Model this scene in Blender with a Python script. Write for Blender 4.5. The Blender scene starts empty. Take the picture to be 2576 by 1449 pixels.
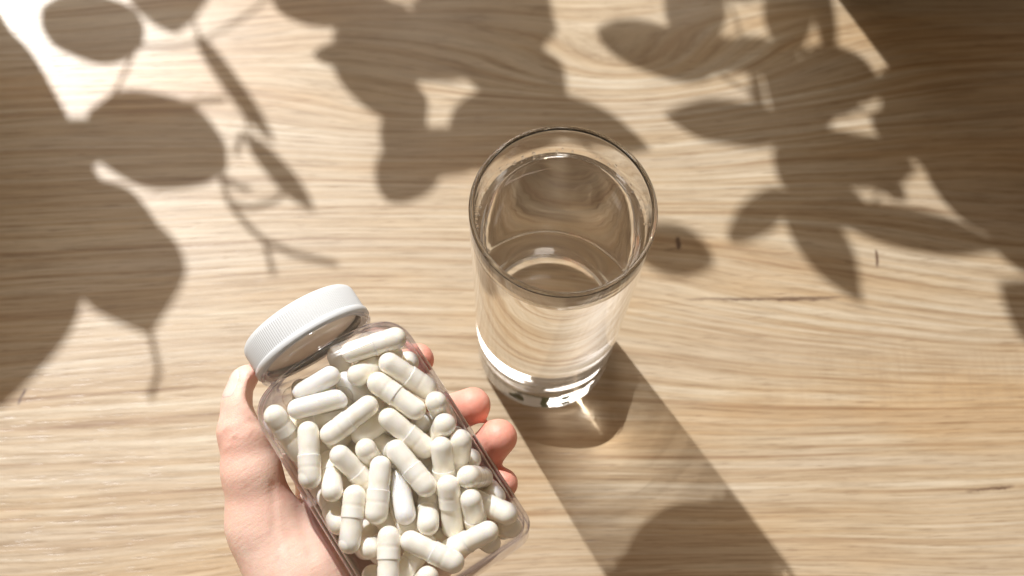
import bpy, bmesh, math, random
import numpy as np
from mathutils import Vector, Matrix

random.seed(7)
rng = np.random.default_rng(11)
scene = bpy.context.scene
COL = scene.collection
U = 10.0                        # one Blender unit is 10 cm; everything below is written in metres and scaled at the end
scene.unit_settings.system = 'METRIC'; scene.unit_settings.scale_length = 1 / U

# ------------------------------------------------------------------ camera
PITCH, ROLL, CAM_H = math.radians(22.439), math.radians(-4.685), 0.64596
s, c = math.sin(PITCH), math.cos(PITCH)
fwd = Vector((0, s, -c)); up0 = Vector((0, c, s)); rt0 = Vector((1, 0, 0))
rgt = rt0 * math.cos(ROLL) - up0 * math.sin(ROLL)
upv = rt0 * math.sin(ROLL) + up0 * math.cos(ROLL)
cam_data = bpy.data.cameras.new('camera')
cam = bpy.data.objects.new('camera', cam_data); COL.objects.link(cam)
cam.matrix_world = Matrix(((rgt.x, upv.x, -fwd.x, 0), (rgt.y, upv.y, -fwd.y, 0),
                           (rgt.z, upv.z, -fwd.z, CAM_H * U), (0, 0, 0, 1)))
cam_data.sensor_width = 36.0
cam_data.lens = 36.0 * 3900 / 2576
cam_data.clip_start = 0.01 * U; cam_data.clip_end = 100 * U
cam_data.dof.use_dof = True
cam_data.dof.focus_distance = 0.545 * U
cam_data.dof.aperture_fstop = 12.0 / U
scene.camera = cam

# ------------------------------------------------------------------ light
world = bpy.data.worlds.new('World'); scene.world = world
world.use_nodes = True
bg = world.node_tree.nodes['Background']
bg.inputs[0].default_value = (1.0, 0.76, 0.55, 1); bg.inputs[1].default_value = 0.25

SUN_E, SUN_AZ = math.radians(48.0), math.radians(-53.0)   # light travels towards SUN_AZ
to_sun = Vector((-math.cos(SUN_AZ) * math.cos(SUN_E), -math.sin(SUN_AZ) * math.cos(SUN_E), math.sin(SUN_E)))
target = Vector((0.0, 0.27, 0.0))
sl = bpy.data.lights.new('sunlight', 'SPOT')
sl.energy = 2840 * U * U; sl.shadow_soft_size = 0.060 * U; sl.spot_size = math.radians(16); sl.spot_blend = 0.1
sl.color = (0.985, 0.985, 0.985)
sun = bpy.data.objects.new('sunlight', sl); COL.objects.link(sun)
sun.location = (target + to_sun * 7.0) * U
sun.rotation_euler = to_sun.to_track_quat('Z', 'Y').to_euler()
sl.cycles.is_caustics_light = True

wl = bpy.data.lights.new('window_daylight', 'AREA')
wl.shape = 'RECTANGLE'; wl.size = 0.95 * U; wl.size_y = 1.3 * U; wl.energy = 20 * U * U; wl.color = (1.0, 0.91, 0.82)
win = bpy.data.objects.new('window_daylight', wl); COL.objects.link(win)
win.location = Vector((-0.60, 1.70, 1.25)) * U
win.rotation_euler = (Vector(win.location) - target * U).to_track_quat('Z', 'Y').to_euler()

scene.view_settings.view_transform = 'Standard'
scene.view_settings.look = 'None'
scene.view_settings.exposure = 0.0
scene.view_settings.gamma = 1.0
cy = scene.cycles
cy.use_denoising = True
try: cy.denoiser = 'OPENIMAGEDENOISE'
except Exception: pass
cy.max_bounces = 16; cy.transmission_bounces = 14; cy.transparent_max_bounces = 40
cy.diffuse_bounces = 7; cy.glossy_bounces = 6
cy.caustics_reflective = False; cy.caustics_refractive = True
cy.blur_glossy = 0.6
cy.sample_clamp_indirect = 6.0

# ------------------------------------------------------------------ helpers
def put(name, me, mat=None, parent=None, smooth=True):
    o = bpy.data.objects.new(name, me); COL.objects.link(o)
    if mat and not me.materials: me.materials.append(mat)
    if smooth:
        me.polygons.foreach_set('use_smooth', [True] * len(me.polygons)); me.update()
    if parent: o.parent = parent
    return o
def mesh(name, verts, faces):
    me = bpy.data.meshes.new(name)
    me.from_pydata([tuple(map(float, v)) for v in verts], [], [tuple(map(int, f)) for f in faces]); me.update()
    return me
def tag(o, label=None, category=None, group=None, kind=None):
    if label: o['label'] = label
    if category: o['category'] = category
    if group: o['group'] = group
    if kind: o['kind'] = kind
    return o
def empty(name, loc=(0, 0, 0)):
    o = bpy.data.objects.new(name, None); COL.objects.link(o); o.location = loc; o.empty_display_size = 0.01
    return o
def lathe(profile, n=128, close_top=False, close_bot=False):
    """profile [(r,z)] turned round z; faces point outwards when the profile runs upwards."""
    V, Fc = [], []
    rings = []
    for r, z in profile:
        if r < 1e-7:
            V.append((0, 0, z)); rings.append([len(V) - 1])
        else:
            b = len(V)
            for i in range(n):
                a = 2 * math.pi * i / n
                V.append((r * math.cos(a), r * math.sin(a), z))
            rings.append(list(range(b, b + n)))
    for A, B in zip(rings[:-1], rings[1:]):
        for i in range(n):
            j = (i + 1) % n
            if len(A) == 1 and len(B) == 1: continue
            if len(A) == 1: Fc.append((A[0], B[j], B[i]))
            elif len(B) == 1: Fc.append((A[i], A[j], B[0]))
            else: Fc.append((A[i], A[j], B[j], B[i]))
    return V, Fc
def tube(pts, rad, n=8):
    """a closed tube along points with a radius for each"""
    pts = [Vector(p) for p in pts]; V, Fc = [], []
    nrm = None
    for i, p in enumerate(pts):
        t = (pts[min(i + 1, len(pts) - 1)] - pts[max(i - 1, 0)]).normalized()
        if nrm is None: nrm = t.orthogonal().normalized()
        nrm = (nrm - t * nrm.dot(t)).normalized(); bi = t.cross(nrm)
        for k in range(n):
            a = 2 * math.pi * k / n
            V.append(p + (nrm * math.cos(a) + bi * math.sin(a)) * rad[i])
    for i in range(len(pts) - 1):
        for k in range(n):
            l = (k + 1) % n
            Fc.append((i * n + k, i * n + l, (i + 1) * n + l, (i + 1) * n + k))
    Fc.append(tuple(reversed(range(n)))); Fc.append(tuple(range((len(pts) - 1) * n, len(pts) * n)))
    return V, Fc
def bez(p0, p1, p2, n=10):
    p0, p1, p2 = Vector(p0), Vector(p1), Vector(p2)
    return [p0 * (1 - t) ** 2 + p1 * 2 * t * (1 - t) + p2 * t * t for t in [i / n for i in range(n + 1)]]

class NT:
    """small node-tree writer"""
    def __init__(self, name):
        self.m = bpy.data.materials.new(name); self.m.use_nodes = True
        self.t = self.m.node_tree; self.t.nodes.clear()
        self.out = self.t.nodes.new('ShaderNodeOutputMaterial')
    def n(self, typ, ins=None, **props):
        nd = self.t.nodes.new(typ)
        for k, v in props.items(): setattr(nd, k, v)
        for k, v in (ins or {}).items():
            sock = nd.inputs[k]
            if isinstance(v, bpy.types.NodeSocket): self.t.links.new(v, sock)
            else: sock.default_value = v
        return nd
    def math(self, op, a, b=0.0, c_=0.0, clamp=False):
        return self.n('ShaderNodeMath', {0: a, 1: b, 2: c_}, operation=op, use_clamp=clamp).outputs[0]
    def mix(self, f, a, b, blend='MIX'):
        nd = self.n('ShaderNodeMix', {0: f, 6: a, 7: b}, data_type='RGBA', blend_type=blend)
        return nd.outputs[2]
    def ramp(self, f, stops, interp='LINEAR'):
        nd = self.n('ShaderNodeValToRGB', {0: f}); cr = nd.color_ramp; cr.interpolation = interp
        while len(cr.elements) < len(stops): cr.elements.new(0.5)
        for e, (p, col) in zip(cr.elements, stops): e.position = p; e.color = (*col, 1)
        return nd.outputs[0]
    def noise(self, vec, scale, detail=2.0, rough=0.5, dist=0.0):
        return self.n('ShaderNodeTexNoise', {'Vector': vec, 'Scale': scale, 'Detail': detail, 'Roughness': rough, 'Distortion': dist}).outputs[0]
    def xyz(self, x, y, z=0.0):
        return self.n('ShaderNodeCombineXYZ', {0: x, 1: y, 2: z}).outputs[0]
    def facing(self):
        return self.n('ShaderNodeLayerWeight', {'Blend': 0.5}).outputs['Facing']
    def schlick(self, f0=0.04):   # the same from either side of a thin sheet
        return self.math('ADD', f0, self.math('MULTIPLY', self.math('POWER', self.facing(), 5.0), 1 - f0), clamp=True)
    def coord(self):             # object space in metres
        return self.n('ShaderNodeMapping', {'Vector': self.n('ShaderNodeTexCoord').outputs['Object'], 'Scale': (1 / U, 1 / U, 1 / U)}).outputs[0]
    def done(self, surf):
        self.t.links.new(surf, self.out.inputs[0]); return self.m

# ------------------------------------------------------------------ materials
def mat_wood():
    w = NT('oak_tabletop')
    co = w.coord()
    rot = w.n('ShaderNodeMapping', {'Vector': co, 'Rotation': (0, 0, math.radians(-7.5))}).outputs[0]
    sp = w.n('ShaderNodeSeparateXYZ', {0: rot}); x, y = sp.outputs[0], sp.outputs[1]
    # slow warp of the growth rings; the contour lines of this field give flat-sawn cathedrals
    low = w.noise(w.xyz(w.math('MULTIPLY', x, 2.6), w.math('MULTIPLY', y, 9.0), 3.7), 1.0, 1.0, 0.4)
    low2 = w.noise(w.xyz(w.math('MULTIPLY', x, 11.0), w.math('MULTIPLY', y, 40.0), 1.3), 1.0, 1.0, 0.5)
    fld = w.math('ADD', y, w.math('MULTIPLY', low, 0.055))
    fld = w.math('ADD', fld, w.math('MULTIPLY', low2, 0.0045))
    for (ex, ey, sa, sb, amp) in ((0.105, 0.372, 0.085, 0.026, 0.019), (-0.02, 0.352, 0.05, 0.020, 0.009), (0.30, 0.25, 0.16, 0.05, 0.03)):
        gx = w.math('DIVIDE', w.math('SUBTRACT', x, ex), sa); gy = w.math('DIVIDE', w.math('SUBTRACT', y, ey), sb)
        gg = w.math('EXPONENT', w.math('MULTIPLY', w.math('ADD', w.math('MULTIPLY', gx, gx), w.math('MULTIPLY', gy, gy)), -1.0))
        fld = w.math('ADD', fld, w.math('MULTIPLY', gg, amp))
    bands = w.noise(w.xyz(w.math('MULTIPLY', x, 4.0), w.math('MULTIPLY', fld, 330.0)), 1.0, 3.0, 0.6)
    broad = w.noise(w.xyz(w.math('MULTIPLY', x, 5.0), w.math('MULTIPLY', fld, 45.0), 9.0), 1.0, 3.0, 0.55)
    fib = w.noise(w.xyz(w.math('MULTIPLY', x, 30.0), w.math('MULTIPLY', fld, 620.0), 2.0), 1.0, 4.0, 0.7)
    pore = w.noise(w.xyz(w.math('MULTIPLY', x, 60.0), w.math('MULTIPLY', y, 1000.0), 5.0), 1.0, 2.0, 0.6)
    col = w.ramp(bands, [(0.27, (0.29, 0.18, 0.10)), (0.42, (0.45, 0.335, 0.21)), (0.56, (0.53, 0.43, 0.305)), (0.72, (0.585, 0.505, 0.385))])
    col = w.mix(w.math('MULTIPLY', w.ramp(broad, [(0.42, (0, 0, 0)), (0.66, (1, 1, 1))]), 0.5), col, (0.43, 0.335, 0.235, 1))
    col = w.mix(0.75, col, w.ramp(fib, [(0.30, (0.58, 0.51, 0.44)), (0.48, (0.96, 0.95, 0.935)), (0.70, (1.19, 1.20, 1.20))]), 'MULTIPLY')
    pm = w.ramp(pore, [(0.60, (0, 0, 0)), (0.72, (1, 1, 1))])
    col = w.mix(w.math('MULTIPLY', pm, 0.55), col, (0.22, 0.135, 0.075, 1))
    tone = w.noise(w.xyz(w.math('MULTIPLY', x, 5.0), w.math('MULTIPLY', y, 22.0), 14.0), 1.0, 3.0, 0.55)
    col = w.mix(0.8, col, w.ramp(tone, [(0.32, (1.02, 1.03, 1.06)), (0.5, (1.0, 0.985, 0.955)), (0.64, (0.97, 0.84, 0.67))]), 'MULTIPLY')
    # saw marks across the grain in patches
    saw = w.noise(w.xyz(w.math('MULTIPLY', x, 330.0), w.math('MULTIPLY', y, 36.0), 8.0), 1.0, 2.0, 0.6)
    px_ = w.math('DIVIDE', w.math('SUBTRACT', x, 0.225), 0.075); py_ = w.math('DIVIDE', w.math('SUBTRACT', y, 0.215), 0.014)
    patch = w.math('EXPONENT', w.math('MULTIPLY', w.math('ADD', w.math('MULTIPLY', px_, px_), w.math('MULTIPLY', py_, py_)), -1.0))
    sm = w.math('MULTIPLY', w.ramp(saw, [(0.44, (0, 0, 0)), (0.66, (1, 1, 1))]), w.math('ADD', w.math('MULTIPLY', patch, 0.30), 0.04))
    col = w.mix(sm, col, (0.36, 0.245, 0.15, 1))
    # a few checks and knots at their own places
    wob = w.noise(w.n('ShaderNodeMapping', {'Vector': co, 'Scale': (1, 1, 1)}).outputs[0], 170.0, 3.0, 0.6)
    cx, cyy = w.n('ShaderNodeSeparateXYZ', {0: co}).outputs[0:2]
    mark = None
    for (mx, my, hl, hw, ang, strg) in MARKS:
        dx = w.math('SUBTRACT', cx, mx); dy = w.math('SUBTRACT', cyy, my)
        ca, sa = math.cos(ang), math.sin(ang)
        u = w.math('ADD', w.math('MULTIPLY', dx, ca), w.math('MULTIPLY', dy, sa))
        v = w.math('SUBTRACT', w.math('MULTIPLY', dy, ca), w.math('MULTIPLY', dx, sa))
        v = w.math('ADD', v, w.math('MULTIPLY', w.math('SUBTRACT', wob, 0.5), hw * 2.4))
        du = w.math('DIVIDE', w.math('ABSOLUTE', u), hl); dv = w.math('DIVIDE', w.math('ABSOLUTE', v), hw)
        a = w.math('SUBTRACT', 1.0, w.math('POWER', du, 4.0), clamp=True)
        b = w.math('SUBTRACT', 1.0, dv, clamp=True)
        k = w.math('MULTIPLY', w.math('MULTIPLY', a, b), w.math('MULTIPLY', w.math('ADD', wob, 0.15), strg * 1.6), clamp=True)
        mark = k if mark is None else w.math('MAXIMUM', mark, k)
    col = w.mix(mark, col, (0.13, 0.075, 0.045, 1))
    hgt = w.math('ADD', w.math('MULTIPLY', fib, 0.55), w.math('ADD', w.math('MULTIPLY', bands, 0.35), w.math('MULTIPLY', pm, -0.35)))
    bmp = w.n('ShaderNodeBump', {'Strength': 0.6, 'Distance': 0.00020 * U, 'Height': hgt})
    rgh = w.math('ADD', 0.275, w.math('MULTIPLY', fib, 0.14))
    p = w.n('ShaderNodeBsdfPrincipled', {'Base Color': col, 'Roughness': rgh, 'Normal': bmp.outputs[0], 'IOR': 1.5})
    return w.done(p.outputs[0])

def mat_glass(name, ior, tint=(1, 1, 1)):
    g = NT(name)
    b = g.n('ShaderNodeBsdfGlass', {'Color': (*tint, 1), 'Roughness': 0.0, 'IOR': ior})
    return g.done(b.outputs[0])

def mat_clear_plastic():
    g = NT('clear_plastic')
    lw = g.facing()
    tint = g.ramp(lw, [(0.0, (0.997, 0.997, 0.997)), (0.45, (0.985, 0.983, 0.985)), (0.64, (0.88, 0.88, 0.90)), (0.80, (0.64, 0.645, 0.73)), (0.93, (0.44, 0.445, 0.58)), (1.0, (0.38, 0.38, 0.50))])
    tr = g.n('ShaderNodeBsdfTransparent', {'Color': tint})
    gl = g.n('ShaderNodeBsdfGlossy', {'Color': (1, 1, 1, 1), 'Roughness': 0.05})
    fr = g.schlick(0.045)
    return g.done(g.n('ShaderNodeMixShader', {0: fr, 1: tr.outputs[0], 2: gl.outputs[0]}).outputs[0])

def mat_gelatin():
    g = NT('gelatin_shell')
    tr = g.n('ShaderNodeBsdfTransparent', {'Color': g.ramp(g.facing(), [(0.0, (0.998, 0.996, 0.99)), (0.6, (0.985, 0.975, 0.955)), (0.9, (0.86, 0.83, 0.77)), (1.0, (0.74, 0.70, 0.62))])})
    base = tr
    co = g.coord()
    bmp = g.n('ShaderNodeBump', {'Strength': 0.12, 'Distance': 0.0006 * U, 'Height': g.noise(co, 260.0, 2.0)})
    gl = g.n('ShaderNodeBsdfGlossy', {'Roughness': 0.13, 'Normal': bmp.outputs[0]})
    fr = g.schlick(0.035)
    return g.done(g.n('ShaderNodeMixShader', {0: fr, 1: base.outputs[0], 2: gl.outputs[0]}).outputs[0])

def mat_filled_shell():
    # clear gelatin lying directly on packed white powder
    g = NT('powder_filled_shell')
    co = g.coord()
    n1 = g.noise(co, 700.0, 4.0, 0.65); n2 = g.noise(co, 230.0, 3.0, 0.6)
    col = g.ramp(n2, [(0.30, (0.905, 0.85, 0.735)), (0.48, (0.95, 0.905, 0.805)), (0.62, (0.965, 0.93, 0.85))])
    bmp = g.n('ShaderNodeBump', {'Strength': 0.10, 'Distance': 0.0004 * U, 'Height': g.math('ADD', g.math('MULTIPLY', n1, 0.5), n2)})
    p = g.n('ShaderNodeBsdfPrincipled', {'Base Color': col, 'Roughness': 0.42, 'Normal': bmp.outputs[0], 'Subsurface Weight': 0.45,
            'Subsurface Radius': (1.0, 0.8, 0.5), 'Subsurface Scale': 0.0022 * U, 'Coat Weight': 1.0, 'Coat Roughness': 0.07, 'Specular IOR Level': 0.2})
    return g.done(p.outputs[0])

def mat_powder():
    g = NT('white_powder')
    co = g.coord()
    n1 = g.noise(co, 900.0, 4.0, 0.65); n2 = g.noise(co, 190.0, 3.0, 0.5)
    col = g.ramp(n2, [(0.3, (0.945, 0.925, 0.88)), (0.6, (0.97, 0.958, 0.925))])
    bmp = g.n('ShaderNodeBump', {'Strength': 0.35, 'Distance': 0.0003 * U, 'Height': g.math('ADD', n1, n2)})
    p = g.n('ShaderNodeBsdfPrincipled', {'Base Color': col, 'Roughness': 0.75, 'Normal': bmp.outputs[0],
            'Subsurface Weight': 1.0, 'Subsurface Radius': (1.0, 0.86, 0.66), 'Subsurface Scale': 0.0045 * U, 'Specular IOR Level': 0.2})
    return g.done(p.outputs[0])

def mat_simple(name, col, rough, sss=0.0, rad=(1, 0.4, 0.2), scale=0.002, var=0.0, nscale=60.0, bump=0.0, spec=0.5):
    g = NT(name)
    co = g.coord()
    nz = g.noise(co, nscale, 3.0, 0.55)
    base = g.mix(nz, (*[v * (1 - var) for v in col], 1), (*[min(v * (1 + var), 1) for v in col], 1))
    ins = {'Base Color': base, 'Roughness': rough, 'Specular IOR Level': spec}
    if sss: ins.update({'Subsurface Weight': sss, 'Subsurface Radius': rad, 'Subsurface Scale': scale * U})
    if bump:
        ins['Normal'] = g.n('ShaderNodeBump', {'Strength': bump, 'Distance': 0.0005 * U, 'Height': nz}).outputs[0]
    return g.done(g.n('ShaderNodeBsdfPrincipled', ins).outputs[0])

def mat_skin():
    g = NT('skin')
    co = g.coord()
    n1 = g.noise(co, 55.0, 3.0, 0.55); n2 = g.noise(co, 420.0, 3.0, 0.6)
    vor = g.n('ShaderNodeTexVoronoi', {'Vector': g.n('ShaderNodeMapping', {'Vector': co, 'Scale': (1.0, 0.55, 1.0)}).outputs[0], 'Scale': 1300.0}, feature='DISTANCE_TO_EDGE').outputs[0]
    col = g.ramp(n1, [(0.30, (0.87, 0.57, 0.455)), (0.52, (0.905, 0.645, 0.53)), (0.72, (0.93, 0.71, 0.60))])
    # fingertips: red glow and shade painted in; thumb tip and folds flushed too
    red = g.n('ShaderNodeAttribute', {}, attribute_name='flush_glow').outputs['Fac']
    col = g.mix(red, col, (0.82, 0.30, 0.215, 1))
    blot = g.ramp(g.noise(co, 140.0, 3.0, 0.6), [(0.42, (0, 0, 0)), (0.66, (1, 1, 1))])
    col = g.mix(g.math('MULTIPLY', blot, 0.38), col, (0.84, 0.50, 0.41, 1))
    ln = g.noise(g.n('ShaderNodeMapping', {'Vector': co, 'Rotation': (0, 0, 0.7), 'Scale': (1.0, 4.5, 1.0)}).outputs[0], 160.0, 3.0, 0.6)
    hgt = g.math('ADD', g.math('MULTIPLY', g.math('MINIMUM', vor, 0.12), 3.0), g.math('ADD', n2, g.math('MULTIPLY', ln, 1.4)))
    bmp = g.n('ShaderNodeBump', {'Strength': 0.20, 'Distance': 0.0006 * U, 'Height': hgt})
    p = g.n('ShaderNodeBsdfPrincipled', {'Base Color': col, 'Roughness': g.math('ADD', 0.40, g.math('MULTIPLY', n2, 0.15)), 'Normal': bmp.outputs[0],
            'Subsurface Weight': 0.35, 'Subsurface Radius': (1.0, 0.32, 0.18), 'Subsurface Scale': 0.0042 * U, 'Specular IOR Level': 0.45})
    return g.done(p.outputs[0])

def mat_leaf():
    g = NT('leaf_green')
    co = g.coord()
    nz = g.noise(co, 40.0, 3.0)
    col = g.ramp(nz, [(0.3, (0.025, 0.065, 0.02)), (0.7, (0.06, 0.12, 0.035))])
    p = g.n('ShaderNodeBsdfPrincipled', {'Base Color': col, 'Roughness': 0.4})
    tr = g.n('ShaderNodeBsdfTranslucent', {'Color': (0.07, 0.12, 0.03, 1)})
    return g.done(g.n('ShaderNodeMixShader', {0: 0.2, 1: p.outputs[0], 2: tr.outputs[0]}).outputs[0])

# (x, y, half length, half width, angle, strength): checks, knots and scratches of this tabletop
MARKS = [
    (0.0742, 0.2955, 0.0036, 0.0013, 1.75, 1.4), (0.0722, 0.2925, 0.0045, 0.0006, 0.25, 0.7),
    (0.1655, 0.2962, 0.0048, 0.0010, 1.65, 1.3),
    (0.1120, 0.2712, 0.0360, 0.0011, 0.09, 0.95), (0.1340, 0.2740, 0.0170, 0.0008, 0.10, 0.9),
    (0.2130, 0.1915, 0.0115, 0.0011, 0.20, 0.9),
    (-0.2080, 0.1970, 0.0042, 0.0011, 1.35, 1.1),
    (-0.1880, 0.2690, 0.0200, 0.0006, 0.10, 0.5), (-0.2430, 0.2640, 0.006, 0.0008, 0.1, 0.6),
]

M_WOOD = mat_wood()
M_GLASS = mat_glass('tumbler_glass', 1.45, (0.998, 1.0, 0.999))
M_WTOP = mat_glass('water_surface', 1.333)
M_WSIDE = mat_glass('water_against_glass', 1.333 / 1.5)
M_PLASTIC = mat_clear_plastic()
M_GEL = mat_gelatin()
M_POWDER = mat_powder()
M_SHELL = mat_filled_shell()
M_CAPW = mat_simple('white_polypropylene', (0.68, 0.70, 0.71), 0.38, sss=0.15, rad=(1, 1, 1), scale=0.0015, var=0.01)
M_LINER = mat_simple('cap_liner', (0.90, 0.84, 0.76), 0.6, var=0.05)
M_SKIN = mat_skin()
M_NAIL = mat_simple('fingernail', (0.90, 0.645, 0.57), 0.22, sss=0.3, rad=(1, 0.4, 0.3), scale=0.002, var=0.03)
M_LEAF = mat_leaf()
M_STEM = mat_simple('stem_green', (0.07, 0.10, 0.035), 0.6, var=0.2)
M_POT = mat_simple('dark_glazed_pot', (0.035, 0.045, 0.035), 0.35, var=0.2, bump=0.1)
M_SOIL = mat_simple('potting_soil', (0.03, 0.022, 0.016), 0.95, var=0.4, nscale=300, bump=1.0)

# ------------------------------------------------------------------ table
def build_table():
    x0, x1, y0, y1, t, b = -0.95, 0.75, -0.35, 0.98, 0.03, 0.003
    V = [(x0, y0, -t), (x1, y0, -t), (x1, y1, -t), (x0, y1, -t),
         (x0, y0, -b), (x1, y0, -b), (x1, y1, -b), (x0, y1, -b),
         (x0 + b, y0 + b, 0), (x1 - b, y0 + b, 0), (x1 - b, y1 - b, 0), (x0 + b, y1 - b, 0)]
    Fc = [(3, 2, 1, 0), (8, 9, 10, 11)]
    for i in range(4):
        j = (i + 1) % 4
        Fc += [(i, j, 4 + j, 4 + i), (4 + i, 4 + j, 8 + j, 8 + i)]
    o = put('table_top', mesh('table_top', V, Fc), M_WOOD, smooth=False)
    tag(o, 'pale oak tabletop with horizontal grain, crossed by sunlight and leaf shadows', 'table', kind='structure')
    o.cycles.is_caustics_receiver = True
    return o
build_table()

# ------------------------------------------------------------------ tumbler and water
GX, GY, GH = 0.01603, 0.23904, 0.14463
R_RIM, R_BASE, WALL, FLOOR, WLEV = 0.0340, 0.0289, 0.0020, 0.0130, 0.1275
def r_out(z):  # nearly straight taper
    return R_BASE + (R_RIM - R_BASE) * (z / GH) + 0.00005 * math.sin(z * 620 + 1.0) * min(1, z / 0.02) * min(1, (GH - z) / 0.03)
def r_in(z):
    thick = WALL + 0.0012 * (0.5 - 0.5 * math.cos(math.pi * min(1, max(0, (GH - z) / 0.05)))) + 0.001 * (1 - z / GH)
    return r_out(z) - thick
def build_tumbler():
    prof = [(0.0, 0.0), (0.012, 0.0), (0.0205, 0.0), (0.0236, 0.0), (0.0250, 0.0)]
    for k in range(1, 9):        # rounded heel
        a = -math.pi / 2 + k / 8 * math.pi / 2
        prof.append((0.0250 + (r_out(0.0045) - 0.0250) * math.cos(a), 0.0045 + 0.0045 * math.sin(a)))
    for k in range(1, 25):
        z = 0.0045 + (GH - 0.0014 - 0.0045) * k / 24
        prof.append((r_out(z), z))
    zr = GH - 0.0012; ro, ri = r_out(zr), r_in(zr); rm, hw = (ro + ri) / 2, (ro - ri) / 2
    for k in range(1, 12):       # fire-polished rim
        a = math.pi * k / 12
        prof.append((rm + hw * 1.04 * math.cos(a), zr + 0.0012 * math.sin(a)))
    for k in range(0, 9):
        z = zr + (WLEV + 0.0009 - zr) * k / 8
        prof.append((r_in(z), z))
    V, Fc = lathe(prof, 160)
    g = put('drinking_glass', mesh('drinking_glass', V, Fc), M_GLASS)
    g.location = (GX, GY, 0.0006)
    tag(g, 'tall clear straight drinking glass with a thick base standing on the oak table', 'glass')
    g.cycles.is_caustics_caster = True
    return g
def build_water():
    prof = [(0.0, FLOOR)]
    rb = 0.0195; zc = FLOOR + 0.0075
    prof += [(rb * t, FLOOR) for t in (0.35, 0.7, 1.0)]
    rw = r_in(zc + 0.002)
    for k in range(1, 11):
        a = -math.pi / 2 + k / 10 * math.pi / 2
        prof.append((rb + (rw - rb) * math.cos(a), zc + 0.002 + (zc + 0.002 - FLOOR) * math.sin(a)))
    z0 = prof[-1][1]
    for k in range(1, 25):
        z = z0 + (WLEV + 0.0009 - z0) * k / 24
        prof.append((r_in(z), z))
    nside = len(prof)
    R = r_in(WLEV)
    for k in range(1, 14):       # meniscus, then the level surface
        t = k / 13
        prof.append((R - 0.0045 * t, WLEV + 0.0009 * (1 - t) ** 3))
    for t in (0.8, 0.6, 0.4, 0.2): prof.append(((R - 0.0045) * t, WLEV))
    prof.append((0.0, WLEV))
    V, Fc = lathe(prof, 160)
    Fc = [f for f in Fc if not (FLOOR + 0.003 < min(V[i][2] for i in f) and max(V[i][2] for i in f) <= WLEV + 0.00095 and min(math.hypot(V[i][0], V[i][1]) - r_in(V[i][2]) for i in f) > -1e-5)]
    me = mesh('water', V, Fc); me.materials.append(M_WSIDE); me.materials.append(M_WTOP)
    zmid = WLEV - 0.0002
    for p in me.polygons:
        cz = p.center.z; rr = math.hypot(p.center.x, p.center.y)
        p.material_index = 1 if (cz >= zmid and rr < r_in(cz) - 0.00012) else 0
    w = put('water', me)
    w.location = (GX, GY, 0.0006)
    tag(w, 'clear still water filling the tall drinking glass almost to the rim', 'water')
    w.cycles.is_caustics_caster = True
    V, Fc = [], []               # tiny air bubbles clinging to the glass at the waterline
    for i in range(46):
        a = random.choice([random.gauss(2.2, 0.25), random.gauss(1.5, 0.5), random.gauss(0.35, 0.4), random.gauss(3.1, 0.25)])
        r = random.uniform(0.00025, 0.00065); z = WLEV + 0.0006 + random.uniform(-0.0005, 0.0035)
        if random.random() < 0.15: z += random.uniform(0, 0.006)
        rad = r_in(z) - r * 0.8; ctr = Vector((rad * math.cos(a), rad * math.sin(a), z))
        b = len(V)
        bm = bmesh.new(); bmesh.ops.create_icosphere(bm, subdivisions=2, radius=r)
        V += [v.co + ctr for v in bm.verts]; Fc += [[b + v.index for v in f.verts] for f in bm.faces]; bm.free()
    bub = put('bubbles', mesh('bubbles', V, Fc), M_WTOP, w); tag(bub, kind='stuff')
    return w
tumbler = build_tumbler()
water = build_water()

# ------------------------------------------------------------------ bottle frame (held in the hand above the table)
B0 = Vector((-0.01077, 0.11157, 0.11729))
BX = Vector((0.79236, 0.59997, 0.11047)); BY = Vector((-0.60958, 0.7858, 0.10453)); BZ = Vector((-0.0241, -0.15017, 0.98837))
BM = Matrix(((BX.x, BY.x, BZ.x, B0.x), (BX.y, BY.y, BZ.y, B0.y), (BX.z, BY.z, BZ.z, B0.z), (0, 0, 0, 1)))

HW, HD, ZC = 0.0303, 0.0254, -0.0031          # half width, half depth and depth centre of the body
def rrect(hx, hz, rc, n=14):
    """rounded rectangle in x,z, counter-clockwise seen from +y reversed"""
    pts = []
    for (sx, sz, a0) in ((1, 1, 0), (-1, 1, 90), (-1, -1, 180), (1, -1, 270)):
        for k in range(n + 1):
            a = math.radians(a0 + 90 * k / n)
            pts.append((sx * (hx - rc) + rc * math.cos(a), sz * (hz - rc) + rc * math.sin(a)))
    out = []                     # straight runs get points of their own
    for i, p in enumerate(pts):
        out.append(p); q = pts[(i + 1) % len(pts)]
        if (i + 1) % (n + 1) == 0:
            for k in range(1, 16): out.append((p[0] + (q[0] - p[0]) * k / 16, p[1] + (q[1] - p[1]) * k / 16))
    return out
def loft(sections, cap0=True, cap1=False):
    n = len(sections[0]); V, Fc = [], []
    for sec in sections: V += sec
    for i in range(len(sections) - 1):
        for k in range(n):
            l = (k + 1) % n
            Fc.append((i * n + k, (i + 1) * n + k, (i + 1) * n + l, i * n + l))
    if cap0:
        b = len(V); V.append(tuple(sum(q[j] for q in sections[0]) / n for j in range(3)))
        for k in range(n): Fc.append((b, k, (k + 1) % n))
    return V, Fc
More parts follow.
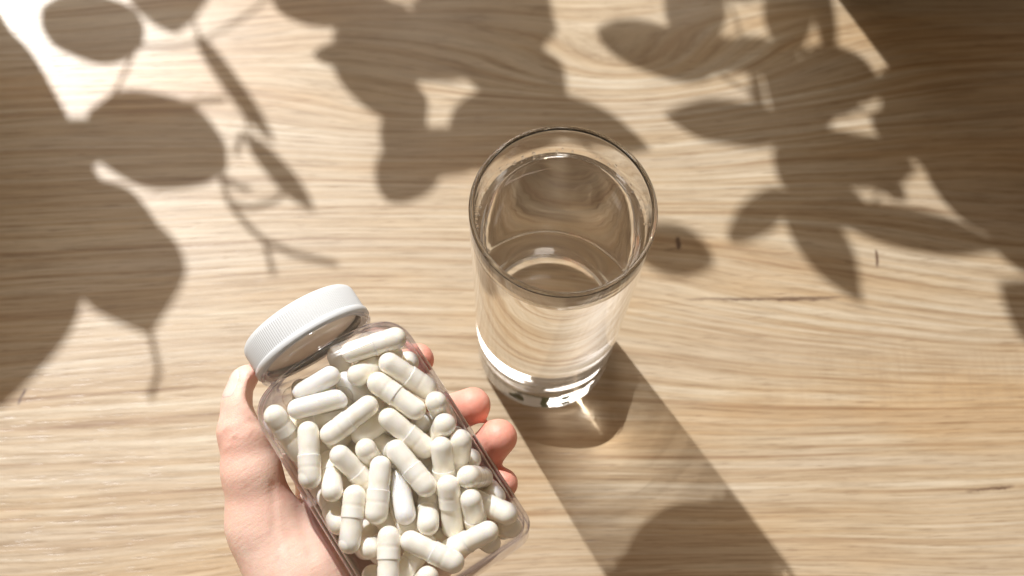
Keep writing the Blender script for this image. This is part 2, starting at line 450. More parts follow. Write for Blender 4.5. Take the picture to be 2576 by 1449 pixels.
def bottle_sections(off):
    secs = []
    RN = 0.0203 - off
    y_bot = -0.0035 + off
    hx, hz = HW - off, HD - off
    rc_body = 0.0105 - off * 0.5
    def sec(y, inset, rc):
        return [(px, y, pz) for px, pz in rrect(hx - inset, hz - inset, max(rc, 0.002))]
    rbot = 0.0062
    for k in range(0, 8):        # rounded bottom edge
        a = k / 7 * math.pi / 2
        secs.append(sec(y_bot + rbot * (1 - math.sin(a)) if False else y_bot + rbot * (1 - math.cos(a)), rbot * (1 - math.sin(a)), rc_body - 0.3 * rbot * (1 - math.sin(a))))
    for y in (0.015, 0.03, 0.045, 0.06, 0.0755): secs.append(sec(y, 0, rc_body))
    ys, ye = 0.0755, 0.0885
    ncirc = [(RN * math.cos(t), RN * math.sin(t)) for t in [math.atan2(pz, px) for px, pz in rrect(hx, hz, rc_body)]]
    base = rrect(hx, hz, rc_body)
    for k in range(1, 13):       # round shoulder running into the neck
        a = k / 12 * math.pi / 2
        y = ys + (ye - off * 0.6 - ys) * math.sin(a); m = 1 - math.cos(a)
        secs.append([(bx * (1 - m) + nx * m, y, bz * (1 - m) + nz * m) for (bx, bz), (nx, nz) in zip(base, ncirc)])
    for y, dr in ((0.0892, 0.0), (0.0905, 0.0), (0.0918, 0.0), (0.0924, 0.0014), (0.0932, 0.0021), (0.0942, 0.0021), (0.0948, 0.0014), (0.0953, 0.0), (0.0985, 0.0)):
        secs.append([(nx * (RN + dr) / RN, y, nz * (RN + dr) / RN) for nx, nz in ncirc])
    return secs
def build_bottle():
    root = empty('pill_bottle'); root.matrix_world = BM
    tag(root, 'clear rectangular plastic pill bottle with white ribbed cap, held in the hand', 'bottle')
    V, Fc = loft(bottle_sections(0.0))
    V2, F2 = loft(bottle_sections(0.0013))
    V = [(x, y, z + ZC) for x, y, z in V]; V2 = [(x, y, z + ZC) for x, y, z in V2]
    b = len(V)
    me = mesh('body', V + V2, Fc + [tuple(b + i for i in reversed(f)) for f in F2])
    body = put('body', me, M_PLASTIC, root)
    # cap: fine vertical ribs, smooth lower band, rounded top edge
    n = 1248; RC = 0.0224
    prof = [(0.0195, 0.0950, 0), (RC + 0.00035, 0.0950, 0), (RC + 0.0006, 0.0953, 0), (RC + 0.0006, 0.0968, 0), (RC + 0.0004, 0.0971, 0), (RC, 0.0973, 0),
            (RC, 0.0977, 1), (RC - 0.0001, 0.1050, 1), (RC - 0.0002, 0.1058, 0.7), (RC - 0.0006, 0.1067, 0.2), (RC - 0.0014, 0.1074, 0), (RC - 0.0026, 0.1078, 0), (RC - 0.0045, 0.1079, 0), (0.006, 0.1079, 0)]
    V, Fc = [], []
    for r, y, rib in prof:
        for i in range(n):
            a = 2 * math.pi * i / n
            rr = r + rib * 0.00011 * (abs(math.cos(a * 78)) ** 0.8 * 2 - 1)
            V.append((rr * math.sin(a), y, rr * math.cos(a) + ZC))
    for k in range(len(prof) - 1):
        for i in range(n):
            j = (i + 1) % n
            Fc.append((k * n + i, k * n + j, (k + 1) * n + j, (k + 1) * n + i))
    Fc.append(tuple(range((len(prof) - 1) * n, len(prof) * n)))
    capo = put('cap', mesh('cap', V, Fc), M_CAPW, root)
    tag(capo, 'white plastic screw cap with fine vertical ribs')
    V, Fc = lathe([(0.0, 0.0), (0.0188, 0.0), (0.0188, 0.0010), (0.0, 0.0010)], 64)
    V = [(x, 0.0975 + z, -y + ZC) for x, y, z in V]
    put('liner', mesh('liner', V, Fc), M_LINER, capo, smooth=False)
    return root
bottle = build_bottle()

# ------------------------------------------------------------------ capsules
CL, CR = 0.0233, 0.00398
CAPS=[[187,713,148,248,585,94],[117,676,148,175,534,143],[248,512,148,248,463,3],[27,758,75,73,620,28],[-154,806,86,-10,791,136],
[-160,751,148,-15,702,148],[-110,614,148,43,628,148],[-22,567,97,129,568,71],[84,549,148,132,411,106],[-238,772,148,-239,642,67],
[-173,661,148,-248,528,148],[-162,556,48,-207,449,148],[47,444,148,66,292,148],[-29,426,148,-121,304,148],[8,380,93,-43,247,148],
[179,369,148,120,257,65],[248,357,131,182,284,15],[-122,532,148,-91,399,81],[-38,506,140,-46,429,8],[203,237,148,248,228,5],[170,196,28,248,70,65],
[129,246,148,70,134,66],[168,164,148,133,73,33],[238,28,-4,200,63,-148],[20,70,78,156,47,145],[-73,157,148,6,28,148],[-129,211,148,-213,83,148],
[-206,221,110,-148,215,-31],[-248,149,4,-243,133,-148],[-154,391,148,-248,270,148],[-240,463,-14,-248,350,90],[50,259,29,4,178,148],
[6,138,5,-4,144,-147],[-67,200,-148,-7,219,-9],[-40,137,69,-183,83,74],[-91,31,137,-148,28,-5],[248,149,-16,248,224,-148],[160,502,-76,169,492,76],
[176,415,7,231,431,148],[248,427,-148,248,387,-2],[248,303,-12,190,275,-148],[76,743,130,212,752,61],[240,740,-148,248,713,2],[101,818,148,248,778,148],
[-191,731,52,-53,674,85],[51,865,6,19,716,-10],[9,506,-148,72,525,-12],[103,446,-45,117,296,-74],[-225,305,-4,-79,286,-43],[-126,322,57,-72,186,13],
[-161,509,-5,-90,392,-76],[110,780,20,194,653,5],[31,354,6,48,229,-82],[-108,603,70,13,635,-17],[-248,552,-147,-248,417,-75],[174,180,-79,65,100,-148],
[89,165,-65,149,28,-37],[-193,207,-89,-148,61,-74],[-248,407,-148,-227,256,-138],[-248,724,-43,-232,579,3],[83,707,-148,-69,720,-148],
[72,95,-2,114,242,-12],[26,344,-90,-96,364,1],[176,618,-148,154,770,-148],[219,501,-148,88,579,-148],[-62,642,-74,-58,795,-67],[99,587,-58,90,740,-49],
[27,453,-14,-77,564,-30],[221,139,-148,110,244,-148],[-169,719,-23,-121,853,-80],[-200,646,-148,-248,791,-148],[-57,211,93,-34,355,48],
[176,581,-70,165,734,-71],[-72,286,-125,-198,357,-74],[-153,601,-16,-143,713,-121],[-177,433,-77,-195,584,-88],[-2,259,-148,121,350,-148],
[145,430,-148,-8,426,-148],[-168,401,-148,-24,348,-148],[68,420,62,-5,550,28],[-159,479,-148,-123,628,-145],[-79,476,-148,-43,624,-148],
[-97,673,-4,-38,812,22],[-136,100,-148,-150,253,-148],[31,593,-95,19,744,-80],
[21,425,-75,-100,519,-77]]
def half_shell(r, z_open, z_tip, n=28):
    """open tube closed by a round end at z_tip"""
    sg = 1 if z_tip > z_open else -1
    zc = z_tip - sg * r
    prof = [(r - 0.0002, z_open), (r + 0.00004, z_open + sg * 0.0001), (r + 0.00004, z_open + sg * 0.0005), (r, z_open + sg * 0.0008)]
    prof += [(r, z_open + (zc - z_open) * t) for t in (0.40, 0.50)] + [(r - 0.00016, z_open + (zc - z_open) * 0.57)] + [(r, z_open + (zc - z_open) * t) for t in (0.64, 0.74, 1.0)]
    for k in range(1, 9):
        a = k / 8 * math.pi / 2
        prof.append((r * math.cos(a) if k < 8 else 0.0, zc + sg * r * math.sin(a)))
    if sg < 0: prof = prof[::-1]
    return lathe(prof, n)
def powder_core(variant):
    r = 0.00355; z0 = -CL / 2 + 0.0004
    z1 = [CL / 2 - 0.0006, CL / 2 - 0.0022, CL / 2 - 0.0045, CL / 2 - 0.0009][variant]
    prof = []
    for k in range(0, 8):
        a = -math.pi / 2 + k / 7 * math.pi / 2
        prof.append((r * math.cos(a) if k else 0.0, z0 + r + r * math.sin(a)))
    for t in (0.2, 0.4, 0.6, 0.8, 1.0): prof.append((r, z0 + r + (z1 - r - z0 - r) * t))
    for k in range(1, 8):
        a = k / 7 * math.pi / 2
        prof.append((r * math.cos(a) if k < 7 else 0.0, z1 - r + r * math.sin(a)))
    V, Fc = lathe(prof, 24)
    rr = np.random.default_rng(variant + 3)
    ph = rr.uniform(0, 6.28, 6)
    out = []
    for x, y, z in V:             # packed powder: lumpy, loosest at the cap end
        w = 0.00006 + 0.00022 * max(0, z / CL + 0.1)
        d = math.sin(x * 1900 + ph[0]) * math.sin(y * 1700 + ph[1]) * math.sin(z * 900 + ph[2])
        k = 1 + w * d / r * 1.6 - (w / r) * 0.6
        out.append((x * k, y * k, z - (0.0009 * (x / r) if z > CL * 0.25 and variant else 0)))
    return out, Fc
shells = {}
for key_, mt in (('clear', M_GEL), ('filled', M_SHELL)):
    b_ = mesh('shell_body', *half_shell(0.00374, CL * 0.30, -CL / 2)); b_.materials.append(mt)
    c_ = mesh('shell_cap', *half_shell(CR, 0.0, CL / 2)); c_.materials.append(mt)
    shells[key_] = (b_, c_)
LOOSE = (3, 4, 5, 14, 37)        # loosely filled ones whose empty end shows
cores = []
for v in range(4):
    m_ = mesh('powder_fill', *powder_core(v)); m_.materials.append(M_POWDER); cores.append(m_)
CAP_LABELS = {
    0: "white capsule slanting across the bottle's upper right, highest one touching the front wall",
    1: 'white capsule slanting parallel just below the uppermost slanted one, centre top of bottle',
    2: 'white capsule seen nearly end-on against the right wall beside the middle fingertip',
    3: 'grey-ended white capsule diving under its neighbours below the bottle shoulder, centre',
    4: 'half-empty greyish capsule lying level just under the bottle shoulder at left',
    5: 'greyish white capsule lying level below the half-empty one, upper left of bottle',
    6: 'white capsule rising to the right in the upper left middle of the bottle',
    7: 'white capsule rising to the right, its upper end hidden under a slanted one',
    8: 'white capsule slanting down right in the exact middle of the upper bottle',
    9: 'leftmost white capsule in the bottle, standing beside the thumb',
    10: 'white upright capsule second from the left wall, beside the leftmost one',
    11: 'white capsule standing upright to the right of the upright one near the left wall',
    12: 'long white capsule slanting down right in the centre of the bottle',
    13: "white upright capsule just left of the bottle's centre",
    14: 'white capsule with a crumbled powder pocket, upright right beside the central upright one',
    15: 'white upright capsule right of centre, level with the ring finger',
    16: 'white capsule standing half hidden behind the upright one right of centre',
    17: "small-looking white capsule end half buried left of the bottle's centre",
    18: "white capsule end poking up above the buried one left of the bottle's centre",
    19: 'white capsule rising right against the right wall beside the little finger',
    20: 'white capsule lying level under the one at the right wall, pointing to the wall',
    21: "white capsule standing with its round head up, lower right of the bottle's centre",
    22: 'short-looking upright white capsule right of the round-headed one, lower right',
    23: "white capsule seen end-on in the bottle's lower right corner",
    24: "long white capsule rising right along the bottle's lower right edge",
    25: 'long white capsule slanting down right at the bottom of the picture',
    26: 'white upright capsule cut by the bottom edge of the picture, in front',
    27: 'white capsule seen as a round ball left of the upright one at the bottom',
    28: 'greyish capsule end at the very bottom left inside the bottle',
    29: 'long white upright capsule in the lower left of the bottle, beside the palm',
    30: "white capsule leaning on the bottle's left wall above the palm",
    31: 'short-looking white capsule tilted left, low in the middle of the bottle',
    32: 'round white capsule end low in the middle, between the slanted bottom ones',
    34: 'white capsule lying under the slanted bottom one, low in the bottle',
    35: 'white capsule end at the bottom edge of the picture, right of the cut upright one',
    36: 'white capsule end close to the right wall above the lower right corner',
    37: 'white capsule end peeping out between the slanted pair and the right wall',
    38: 'white capsule end above the upright one right of the centre',
    40: 'small white capsule end against the right wall below the ring finger',
    41: 'white capsule under the top slanted one, just below the bottle shoulder',
    42: 'white capsule end under the shoulder at the right, beside the index fingertip',
    43: 'topmost white capsule in the bottle, lying level inside the shoulder',
    44: 'white capsule lying level beneath the greyish pair at the upper left',
}
def build_capsules():
    for i, q in enumerate(CAPS):
        a = BM @ (Vector(q[0:3]) * 1e-4); b = BM @ (Vector(q[3:6]) * 1e-4)
        flip = (i * 7 + 3) % 5 < 2
        d = (a - b) if flip else (b - a)
        o = empty('capsule', (a + b) / 2)
        o.rotation_mode = 'QUATERNION'
        o.rotation_quaternion = d.to_track_quat('Z', 'Y') @ Vector((0, 0, 1)).rotation_difference(Vector((0, 0, 1)))
        b_, c_ = shells['clear' if i in LOOSE else 'filled']
        put('shell_body', b_, None, o); put('shell_cap', c_, None, o)
        if i in LOOSE: put('powder_fill', cores[2 if i == 4 else 1], None, o)
        tag(o, CAP_LABELS.get(i, 'white capsule buried under the upper layer inside the clear bottle'), 'capsule', 'white capsules in the bottle')
build_capsules()

# ------------------------------------------------------------------ hand
# one continuous surface, taken from a distance field on a grid (bottle frame, millimetres)
def rcone(P, a, b, ra, rb):
    a = np.array(a, float); b = np.array(b, float)
    ba = b - a; t = np.clip(((P - a) @ ba) / (ba @ ba), 0, 1)
    return np.linalg.norm(P - a - t[..., None] * ba, axis=-1) - (ra + (rb - ra) * t)
def smin(a, b, k):
    h = np.clip(0.5 + 0.5 * (b - a) / k, 0, 1)
    return b + (a - b) * h - k * h * (1 - h)
def chain(P, pts, k=3.0):
    d = None
    for (p, r), (q, r2) in zip(pts[:-1], pts[1:]):
        e = rcone(P, p, q, r, r2)
        d = e if d is None else smin(d, e, k)
    return d
THUMB = [((-53, 28, -27), 15.0), ((-48.5, 55, -21), 13.0), ((-42.5, 71, -13.5), 10.2), ((-37.2, 83.5, -9.5), 9.0), ((-31.5, 91.5, -8.0), 8.0), ((-26.8, 97.0, -7.5), 7.2)]
FINGERS = [
    [((-22, 66, -40), 10.5), ((2, 77, -37), 8.6), ((22, 76, -31), 7.6), ((29.2, 74.0, -18.5), 6.0)],
    [((-17, 46, -43), 11.0), ((8, 57, -38), 9.0), ((26, 52.5, -28.5), 7.6), ((36.8, 48.3, -15.5), 6.5)],
    [((-15, 26, -43), 10.5), ((10, 33, -38), 8.8), ((28, 32.5, -29), 7.6), ((38.3, 33.2, -14.5), 6.6)],
    [((-16, 9, -42), 9.5), ((6, 14, -37), 7.6), ((20, 17, -31), 6.6), ((30.6, 19.3, -21.0), 5.7)],
]
def hand_field(P):
    palm = chain(P, [((-20, 62, -40), 10.5), ((-36, 38, -40), 13), ((-40, 9, -39), 15)], 6)
    for pts, k in (([((-15, 44, -43), 11), ((-36, 28, -41), 13), ((-45, 0, -39), 16)], 6), ([((-14, 25, -43), 11), ((-32, 10, -42), 13.5), ((-46, -11, -40), 17)], 6),
                   ([((-14, 10, -42), 10), ((-28, -4, -41), 14), ((-44, -22, -41), 17)], 7)):
        palm = smin(palm, chain(P, pts, 5), k)
    arm = chain(P, [((-48, -2, -39), 18), ((-62, -32, -43), 19), ((-90, -82, -47), 21), ((-118, -130, -51), 24)], 8)
    d = smin(palm, arm, 12)
    th = chain(P, THUMB, 3.5)
    thenar = chain(P, [((-50, 50, -24), 12), ((-45, 31, -27), 15.5), ((-47, 7, -31), 16.5)], 6)
    d = smin(d, thenar, 11)
    d = smin(d, th, 6)
    for f in FINGERS:
        d = smin(d, chain(P, f, 2.5), 4.0)
    # flexion creases
    for pts, w, dep in CREASES:
        for p, q in zip(pts[:-1], pts[1:]):
            cd = rcone(P[..., :2], p[:2], q[:2], 0, 0)
            d = d + 0.55 * dep * np.exp(-(cd / w) ** 2) * (P[..., 2] > -26)
    # the flesh gives way to the bottle
    q = np.abs(P - np.array([0, 42.0, ZC * 1e3])) - np.array([HW * 1e3 - 10, 46.0, HD * 1e3 - 10])
    box = np.linalg.norm(np.maximum(q, 0), axis=-1) + np.minimum(q.max(-1), 0) - 10
    d = np.maximum(d, -(box - 0.3))
    return d
CREASES = [
    ([(-45.5, 85.5, -7), (-42.0, 84.6, -1.0), (-36.5, 82.6, -0.3)], 0.9, 0.9),
    ([(-46.5, 83.5, -9), (-43.5, 82.6, -2.0), (-39.5, 80.8, 0)], 0.8, 0.7),
    ([(-34, 84, -1), (-29.5, 81, -4)], 0.9, 0.8),
    ([(-38, 62, -8), (-46, 48, -9), (-52, 32, -10)], 1.0, 0.7),
    ([(-36, 50, -14), (-40, 34, -12), (-44, 16, -13)], 1.6, 0.45),
    ([(-46, 66, -6), (-50, 58, -8)], 1.0, 0.3),
]
def surface_nets(f, org, hstep):
    nx, ny, nz = f.shape
    ins = f < 0
    cs = np.zeros((nx - 1, ny - 1, nz - 1), int); acc = np.zeros((nx - 1, ny - 1, nz - 1, 3)); cnt = np.zeros((nx - 1, ny - 1, nz - 1))
    cor = [(i, j, k) for i in (0, 1) for j in (0, 1) for k in (0, 1)]
    sl_ = lambda o: tuple(slice(o[d], o[d] + (nx, ny, nz)[d] - 1) for d in range(3))
    for a in cor:
        for ax in range(3):
            if a[ax]: continue
            b = list(a); b[ax] = 1; b = tuple(b)
            fa, fb = f[sl_(a)], f[sl_(b)]
            m = ins[sl_(a)] != ins[sl_(b)]
            t = np.where(m, fa / np.where(m, fa - fb, 1), 0)
            for d in range(3):
                acc[..., d] += np.where(m, a[d] + (t if d == ax else 0), 0)
            cnt += m
    act = cnt > 0
    idx = -np.ones(act.shape, int); idx[act] = np.arange(act.sum())
    ii = np.argwhere(act)
    V = (ii + acc[act] / cnt[act][:, None]) * hstep + org
    Q = []
    for ax in range(3):
        o1, o2 = [(1, 2), (2, 0), (0, 1)][ax]
        lo = [slice(0, n_) for n_ in (nx, ny, nz)]; hi = list(lo)
        lo[ax] = slice(0, (nx, ny, nz)[ax] - 1); hi[ax] = slice(1, None)
        ch = ins[tuple(lo)] != ins[tuple(hi)]
        for p in np.argwhere(ch):
            if p[o1] == 0 or p[o2] == 0 or p[o1] >= f.shape[o1] - 1 or p[o2] >= f.shape[o2] - 1: continue
            e1 = np.eye(3, dtype=int)[o1]; e2 = np.eye(3, dtype=int)[o2]
            qd = [idx[tuple(p)], idx[tuple(p - e1)], idx[tuple(p - e1 - e2)], idx[tuple(p - e2)]]
            Q.append(qd if ins[tuple(p)] else qd[::-1])
    return V, Q
def build_hand():
    lo = np.array([-150.0, -135.0, -80.0]); hi = np.array([52.0, 112.0, 6.0]); hs = 1.5
    n = np.ceil((hi - lo) / hs).astype(int) + 1
    g = np.stack(np.meshgrid(*[lo[d] + hs * np.arange(n[d]) for d in range(3)], indexing='ij'), -1)
    f = hand_field(g.reshape(-1, 3)).reshape(g.shape[:3])
    V, Q = surface_nets(f, lo, hs)
    for _ in range(3):           # pull the vertices onto the field, which is finer than the grid
        e = 0.25; f0 = hand_field(V)
        gr = np.stack([(hand_field(V + e * np.eye(3)[d]) - f0) / e for d in range(3)], -1)
        V = V - 0.8 * gr * (f0 / np.maximum((gr ** 2).sum(-1), 0.3))[:, None]
    me = mesh('hand', V * 1e-3, Q)
    flush_glow = np.zeros(len(V))
    for fg in FINGERS:
        t = np.array(fg[-1][0]); flush_glow = np.maximum(flush_glow, np.exp(-(np.linalg.norm(V - t, axis=1) / 14.0) ** 2) * 1.0)  # painted red for light passing through the fingertips and their shaded side
    t = np.array(THUMB[-1][0]); flush_glow = np.maximum(flush_glow, np.exp(-(np.linalg.norm(V - t - np.array([6, -2, 0]), axis=1) / 9.0) ** 2) * 0.55)
    t = np.array([-42, 83, -6.0]); flush_glow = np.maximum(flush_glow, np.exp(-(np.linalg.norm(V - t, axis=1) / 8.0) ** 2) * 0.35)
    t = np.array([-35, 62, -18.0]); flush_glow = np.maximum(flush_glow, np.exp(-(np.linalg.norm(V - t, axis=1) / 9.0) ** 2) * 0.4)
    at = me.attributes.new('flush_glow', 'FLOAT', 'POINT'); at.data.foreach_set('value', flush_glow.astype(np.float32))
    o = put('hand', me, M_SKIN); o.matrix_world = BM
    tag(o, 'bare left hand with forearm, palm up, gripping the clear pill bottle from below', 'hand')
    # thumbnail: a curved plate lying in the skin of the thumb tip
    ax = (Vector(THUMB[5][0]) - Vector(THUMB[4][0])).normalized()
    nd = Vector((-0.90, 0.0, 0.44)); nd = (nd - ax * nd.dot(ax)).normalized(); sd = ax.cross(nd)
    ctr = Vector(THUMB[5][0]) - ax * 1.0
    Vn, Fn = [], []
    nu, nv = 12, 10
    for layer in (0.2, -0.6):
        for i in range(nu + 1):
            u = -1 + 2 * i / nu
            for j in range(nv + 1):
                v = -1 + 2 * j / nv
                hw = 4.6 * (1 - 0.18 * (u if u > 0 else 0) ** 3) * math.sqrt(max(0.02, 1 - 0.45 * max(0, abs(u) - 0.35) ** 2 * 2.2))
                along = u * 5.6 - 1.0 * v * v * (1 if u > 0 else -0.6) * abs(u)
                th_ = v * hw / 7.2
                dr = nd * math.cos(th_) + sd * math.sin(th_)
                rs = np.linspace(4.0, 13.0, 91)
                fv = hand_field(np.array([list(ctr + ax * along + dr * r_) for r_ in rs]))
                sink = max(abs(v) ** 5, max(0.0, (-u - 0.55) / 0.45) ** 2)
                rr = float(np.interp(0.0, fv, rs)) + layer - (0.30 * sink if layer > 0 else 0.0)
                pos = ctr + ax * along + dr * rr
                Vn.append(pos * 1e-3)
    w1 = nv + 1; off = (nu + 1) * w1
    for i in range(nu):
        for j in range(nv):
            a = i * w1 + j
            Fn.append((a, a + w1, a + w1 + 1, a + 1)); Fn.append((off + a, off + a + 1, off + a + w1 + 1, off + a + w1))
    rim = [i * w1 for i in range(nu + 1)] + [nu * w1 + j for j in range(1, nv + 1)] + [i * w1 + nv for i in range(nu - 1, -1, -1)] + [j for j in range(nv - 1, 0, -1)]
    for k in range(len(rim)):
        a, b = rim[k], rim[(k + 1) % len(rim)]; Fn.append((a, off + a, off + b, b))
    nm = mesh('thumbnail', Vn, Fn)
    bm = bmesh.new(); bm.from_mesh(nm); bmesh.ops.recalc_face_normals(bm, faces=bm.faces); bm.to_mesh(nm); bm.free()
    put('thumbnail', nm, M_NAIL, o)
    return o
hand = build_hand()

# ------------------------------------------------------------------ potted plants at the window side, just outside the frame, that throw the shadows
SUNH = Vector((to_sun.x, to_sun.y)).normalized(); COT = 1 / math.tan(SUN_E)
LEAVES = [   # plant, shadow base x y, shadow tip x y, width, height of the leaf above the table
    ('L', -0.1782, 0.3712, -0.2273, 0.3875, 0.0349, 0.2),
    ('L', -0.1765, 0.43, -0.163, 0.3787, 0.039, 0.221),
    ('L', -0.196, 0.335, -0.1302, 0.3119, 0.045, 0.212),
    ('L', -0.1733, 0.2837, -0.1504, 0.2318, 0.0445, 0.228),
    ('L', -0.2232, 0.2792, -0.2066, 0.1947, 0.0663, 0.224),
    ('L', -0.2452, 0.2892, -0.1738, 0.2757, 0.0583, 0.215),
    ('L', -0.2176, 0.2877, -0.1545, 0.2794, 0.0392, 0.206),
    ('L', -0.1542, 0.3796, -0.1104, 0.3266, 0.0088, 0.227),
    ('L', -0.1233, 0.3292, -0.0891, 0.2953, 0.0098, 0.218),
    ('L', -0.1245, 0.4075, -0.0694, 0.4082, 0.0372, 0.209),
    ('M', -0.0614, 0.3778, -0.0999, 0.3742, 0.0144, 0.2),
    ('M', -0.0752, 0.4077, -0.0626, 0.3436, 0.0426, 0.221),
    ('M', -0.0423, 0.3366, -0.0577, 0.3026, 0.0287, 0.212),
    ('M', -0.0499, 0.3615, -0.0601, 0.3204, 0.019, 0.203),
    ('M', -0.0174, 0.4362, -0.0114, 0.3597, 0.0453, 0.224),
    ('M', -0.0351, 0.3825, 0.0161, 0.3709, 0.0325, 0.215),
    ('M', -0.0238, 0.3617, 0.0573, 0.3395, 0.0274, 0.206),
    ('M', -0.0343, 0.3311, 0.019, 0.3423, 0.0271, 0.227),
    ('M', -0.0478, 0.4149, -0.0355, 0.3654, 0.0288, 0.218),
    ('R', 0.0872, 0.383, 0.0296, 0.4001, 0.027, 0.209),
    ('R', 0.0727, 0.4449, 0.0774, 0.3887, 0.0294, 0.2),
    ('R', 0.1171, 0.4446, 0.1196, 0.3927, 0.0236, 0.221),
    ('R', 0.0698, 0.3875, 0.1273, 0.3978, 0.0187, 0.212),
    ('R', 0.088, 0.4261, 0.1114, 0.4311, 0.0136, 0.203),
    ('R', 0.1067, 0.3589, 0.102, 0.3866, 0.0066, 0.224),
    ('R', 0.12, 0.3548, 0.0627, 0.358, 0.024, 0.215),
    ('R', 0.1138, 0.3988, 0.1256, 0.3521, 0.0217, 0.206),
    ('R', 0.1265, 0.365, 0.1193, 0.3234, 0.0204, 0.227),
    ('R', 0.1184, 0.3247, 0.0935, 0.2965, 0.0172, 0.223),
    ('R', 0.1188, 0.3243, 0.1511, 0.2728, 0.022, 0.234),
    ('R', 0.1416, 0.3152, 0.2159, 0.3043, 0.0206, 0.21),
    ('R', 0.123, 0.3289, 0.1572, 0.3105, 0.0218, 0.221),
    ('R', 0.1257, 0.3458, 0.1766, 0.34, 0.0276, 0.212),
    ('R', 0.184, 0.3533, 0.2161, 0.3107, 0.0259, 0.208),
    ('R', 0.1341, 0.3657, 0.1541, 0.3805, 0.0162, 0.224),
    ('R', 0.2499, 0.2607, 0.2106, 0.2879, 0.0324, 0.255),
    ('R', 0.2112, 0.3266, 0.2447, 0.2953, 0.0354, 0.221),
    ('R', 0.1617, 0.3791, 0.2212, 0.342, 0.0413, 0.227),
    ('R', 0.1937, 0.3648, 0.2423, 0.3171, 0.0532, 0.218),
    ('R', 0.1329, 0.4415, 0.1392, 0.3901, 0.0099, 0.209),
    ('R', 0.1253, 0.3954, 0.1617, 0.3769, 0.0277, 0.2),
    ('M', 0.0511, 0.2959, 0.0869, 0.2856, 0.0244, 0.236),
    ('R', 0.1621, 0.3324, 0.1722, 0.3247, 0.0084, 0.212),
    ('M', -0.0345, 0.3437, 0.0154, 0.3547, 0.0317, 0.203),
    ('M', -0.0623, 0.3675, -0.019, 0.3715, 0.0091, 0.224),
    ('M', -0.0525, 0.3273, -0.0121, 0.3327, 0.0249, 0.215),
    ('M', -0.0388, 0.4021, 0.0116, 0.398, 0.0312, 0.206),
    ('M', -0.0872, 0.3864, -0.0526, 0.3852, 0.0264, 0.227),
    ('M', -0.0082, 0.3806, 0.0177, 0.3635, 0.0253, 0.218),
    ('R', 0.1578, 0.3679, 0.1951, 0.3459, 0.0227, 0.209),
    ('R', 0.1618, 0.39, 0.2032, 0.3657, 0.0331, 0.2),
    ('R', 0.0672, 0.4055, 0.1082, 0.3817, 0.0132, 0.221),
    ('R', 0.1142, 0.3638, 0.1388, 0.3407, 0.0252, 0.212),
    ('R', 0.1274, 0.3802, 0.1388, 0.3597, 0.0144, 0.203),
    ('R', 0.1351, 0.3404, 0.1649, 0.3348, 0.019, 0.224),
    ('L', -0.2121, 0.3065, -0.1821, 0.33, 0.0271, 0.215),
    ('L', -0.2503, 0.305, -0.1835, 0.3009, 0.0424, 0.206),
    ('L', -0.2424, 0.25, -0.1758, 0.2559, 0.0504, 0.227),
]
TENDRILS = [[(-0.1326, 0.3097), (-0.1268, 0.2959), (-0.1149, 0.2838), (-0.1087, 0.2794), (-0.1031, 0.2643)], [(-0.1083, 0.2794), (-0.0952, 0.2744), (-0.0764, 0.2712)],
            [(-0.1268, 0.2959), (-0.1164, 0.2947), (-0.1076, 0.2987), (-0.1011, 0.3066)], [(-0.1315, 0.3081), (-0.1242, 0.3045), (-0.1186, 0.3038)],
            [(-0.126, 0.3308), (-0.1275, 0.3204)], [(-0.1253, 0.33), (-0.1132, 0.3228)], [(-0.154, 0.3436), (-0.1362, 0.3474)], [(-0.1512, 0.2332), (-0.1448, 0.2162), (-0.1465, 0.2039)]]
def lift(x, y, z):
    return Vector((x + SUNH.x * z * COT, y + SUNH.y * z * COT, z))
def leaf_mesh(bx, by, tx, ty, w, z, seed):
    r = random.Random(seed)
    nu, nv = 14, 6
    point = r.uniform(0.0, 0.75); wav = r.uniform(0.0, 0.05)
    tilt = r.uniform(-0.012, 0.02); fold = r.uniform(0.002, 0.006); arch = r.uniform(0.004, 0.012)
    L = math.hypot(tx - bx, ty - by); dx, dy = (tx - bx) / L, (ty - by) / L; px, py = -dy, dx
    V, Fc = [], []
    for lay in (0, 1):
        for i in range(nu + 1):
            u = i / nu
            prof = max(0.0, 1 - abs(2 * u - 1) ** 2.3) ** 0.55 * (1 - 0.12 * (u - 0.5))
            prof = max(prof * (1 - point * max(0.0, (u - 0.6) / 0.4) ** 1.5), 0.02) * (1 + wav * math.sin(11 * u + seed))
            for j in range(nv + 1):
                v = -1 + 2 * j / nv
                sx = bx + dx * L * u + px * v * prof * w / 2; sy = by + dy * L * u + py * v * prof * w / 2
                h = z + tilt * (u - 0.5) + fold * abs(v) * prof + arch * (1 - (2 * u - 1) ** 2) + 0.0006 * math.sin(9 * u + 2 * v)
                P = lift(sx, sy, h)
                P.z -= 0.0006 * lay
                V.append(P)
    w1 = nv + 1; off = (nu + 1) * w1
    for i in range(nu):
        for j in range(nv):
            a = i * w1 + j
            Fc.append((a, a + w1, a + w1 + 1, a + 1)); Fc.append((off + a, off + a + 1, off + a + w1 + 1, off + a + w1))
    rim = [i * w1 for i in range(nu + 1)] + [nu * w1 + j for j in range(1, nv + 1)] + [i * w1 + nv for i in range(nu - 1, -1, -1)] + [j for j in range(nv - 1, 0, -1)]
    for k in range(len(rim)):
        a, b = rim[k], rim[(k + 1) % len(rim)]; Fc.append((a, off + a, off + b, b))
    return V, Fc
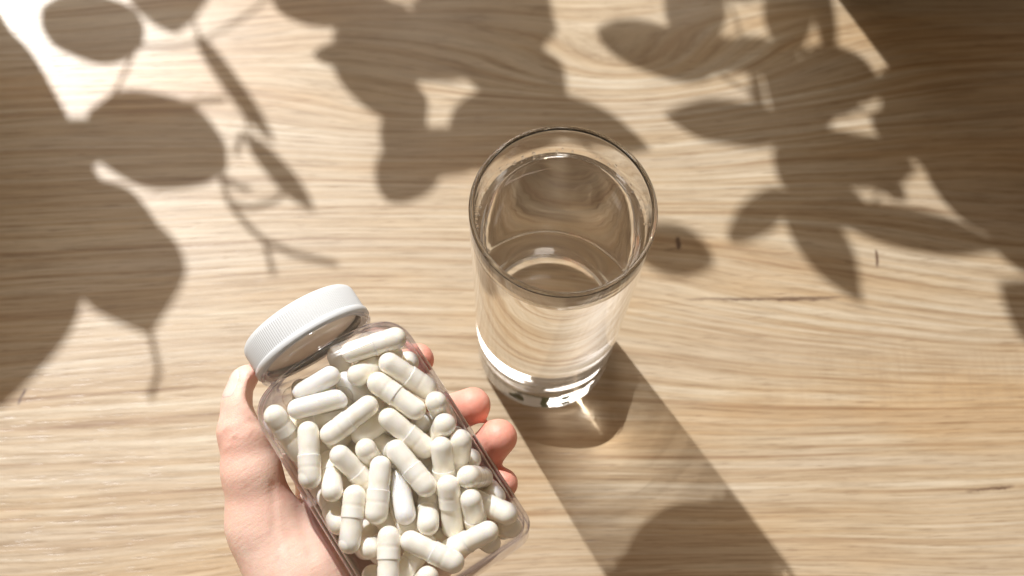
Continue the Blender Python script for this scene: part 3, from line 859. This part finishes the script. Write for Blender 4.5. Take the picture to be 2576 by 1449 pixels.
def build_plant(key, px, py, pr, ph, label):
    root = empty('potted_plant', (px, py, 0.0)); tag(root, label, 'plant')
    inv = Vector((px, py, 0))
    prof = [(0.0, 0.0006), (pr * 0.80, 0.0006), (pr * 0.84, 0.004), (pr * 0.97, ph * 0.86), (pr, ph * 0.86), (pr, ph), (pr - 0.004, ph), (pr - 0.006, ph - 0.014), (0.0, ph - 0.014)]
    put('pot', mesh('pot', *lathe(prof, 72)), M_POT, root, smooth=False)
    V, Fc = lathe([(pr - 0.0055, ph - 0.0135), (pr * 0.6, ph - 0.009), (pr * 0.3, ph - 0.0075), (0, ph - 0.008)], 48)
    put('soil', mesh('soil', V, Fc), M_SOIL, root)
    items = [l for l in LEAVES if l[0] in key]
    ends = []
    for k, l in enumerate(items):
        _, bx, by, tx, ty, w, z = l
        V, Fc = leaf_mesh(bx, by, tx, ty, w, z, 100 + k)
        put('leaf', mesh('leaf', [v - inv for v in V], Fc), M_LEAF, root)
        ends.append((lift(bx + (tx - bx) * 0.06, by + (ty - by) * 0.06, z) - inv, lift((bx + tx) / 2, (by + ty) / 2, z) - inv))
    # a branching stem: every leaf joins the nearest one already on the plant
    done = [min(range(len(ends)), key=lambda i: (ends[i][0] - Vector((0, 0, ph))).length)]
    j = done[0]; foot = Vector((0.1 * pr, 0.1 * pr, ph - 0.012))
    V, Fc = tube(bez(foot, (foot + ends[j][0]) / 2 + Vector((0, 0, 0.03)), ends[j][0], 10), [0.003 - 0.0012 * i / 10 for i in range(11)], 8)
    put('stem', mesh('stem', V, Fc), M_STEM, root)
    while len(done) < len(ends):
        best = min(((ends[i][0] - ends[k][e]).length, i, k, e) for i in range(len(ends)) if i not in done for k in done for e in (0, 1))
        _, i, k, e = best; done.append(i)
        p, q = ends[k][e], ends[i][0]
        V, Fc = tube(bez(p, (p + q) / 2 + Vector((0, 0, 0.006)), q, 8), [0.0008] * 9, 6)
        put('stem', mesh('stem', V, Fc), M_STEM, root)
    if 'L' in key:
        for tdr in TENDRILS:
            pts = [lift(x, y, 0.215) - inv for x, y in tdr]
            fine = [pts[0]]
            for p, q in zip(pts[:-1], pts[1:]): fine += [p.lerp(q, 0.5), q]
            V, Fc = tube(fine, [0.0013] * len(fine), 6)
            put('tendril', mesh('tendril', V, Fc), M_STEM, root)
    return root
build_plant('M', -0.135, 0.605, 0.042, 0.105, 'small leafy plant in a little dark pot beyond the top edge of the table')
build_plant('L', -0.3879, 0.4430, 0.080, 0.215, 'leafy potted plant in a dark pot by the upper left corner of the table')
build_plant('R', 0.1874, 0.5401, 0.110, 0.200, 'leafy potted plant in a dark pot beyond the upper right corner of the table')

# ------------------------------------------------------------------ metres to scene units
for me in bpy.data.meshes: me.transform(Matrix.Scale(U, 4))
for o in scene.objects:
    if o.type in ('MESH', 'EMPTY'): o.location = o.location * U
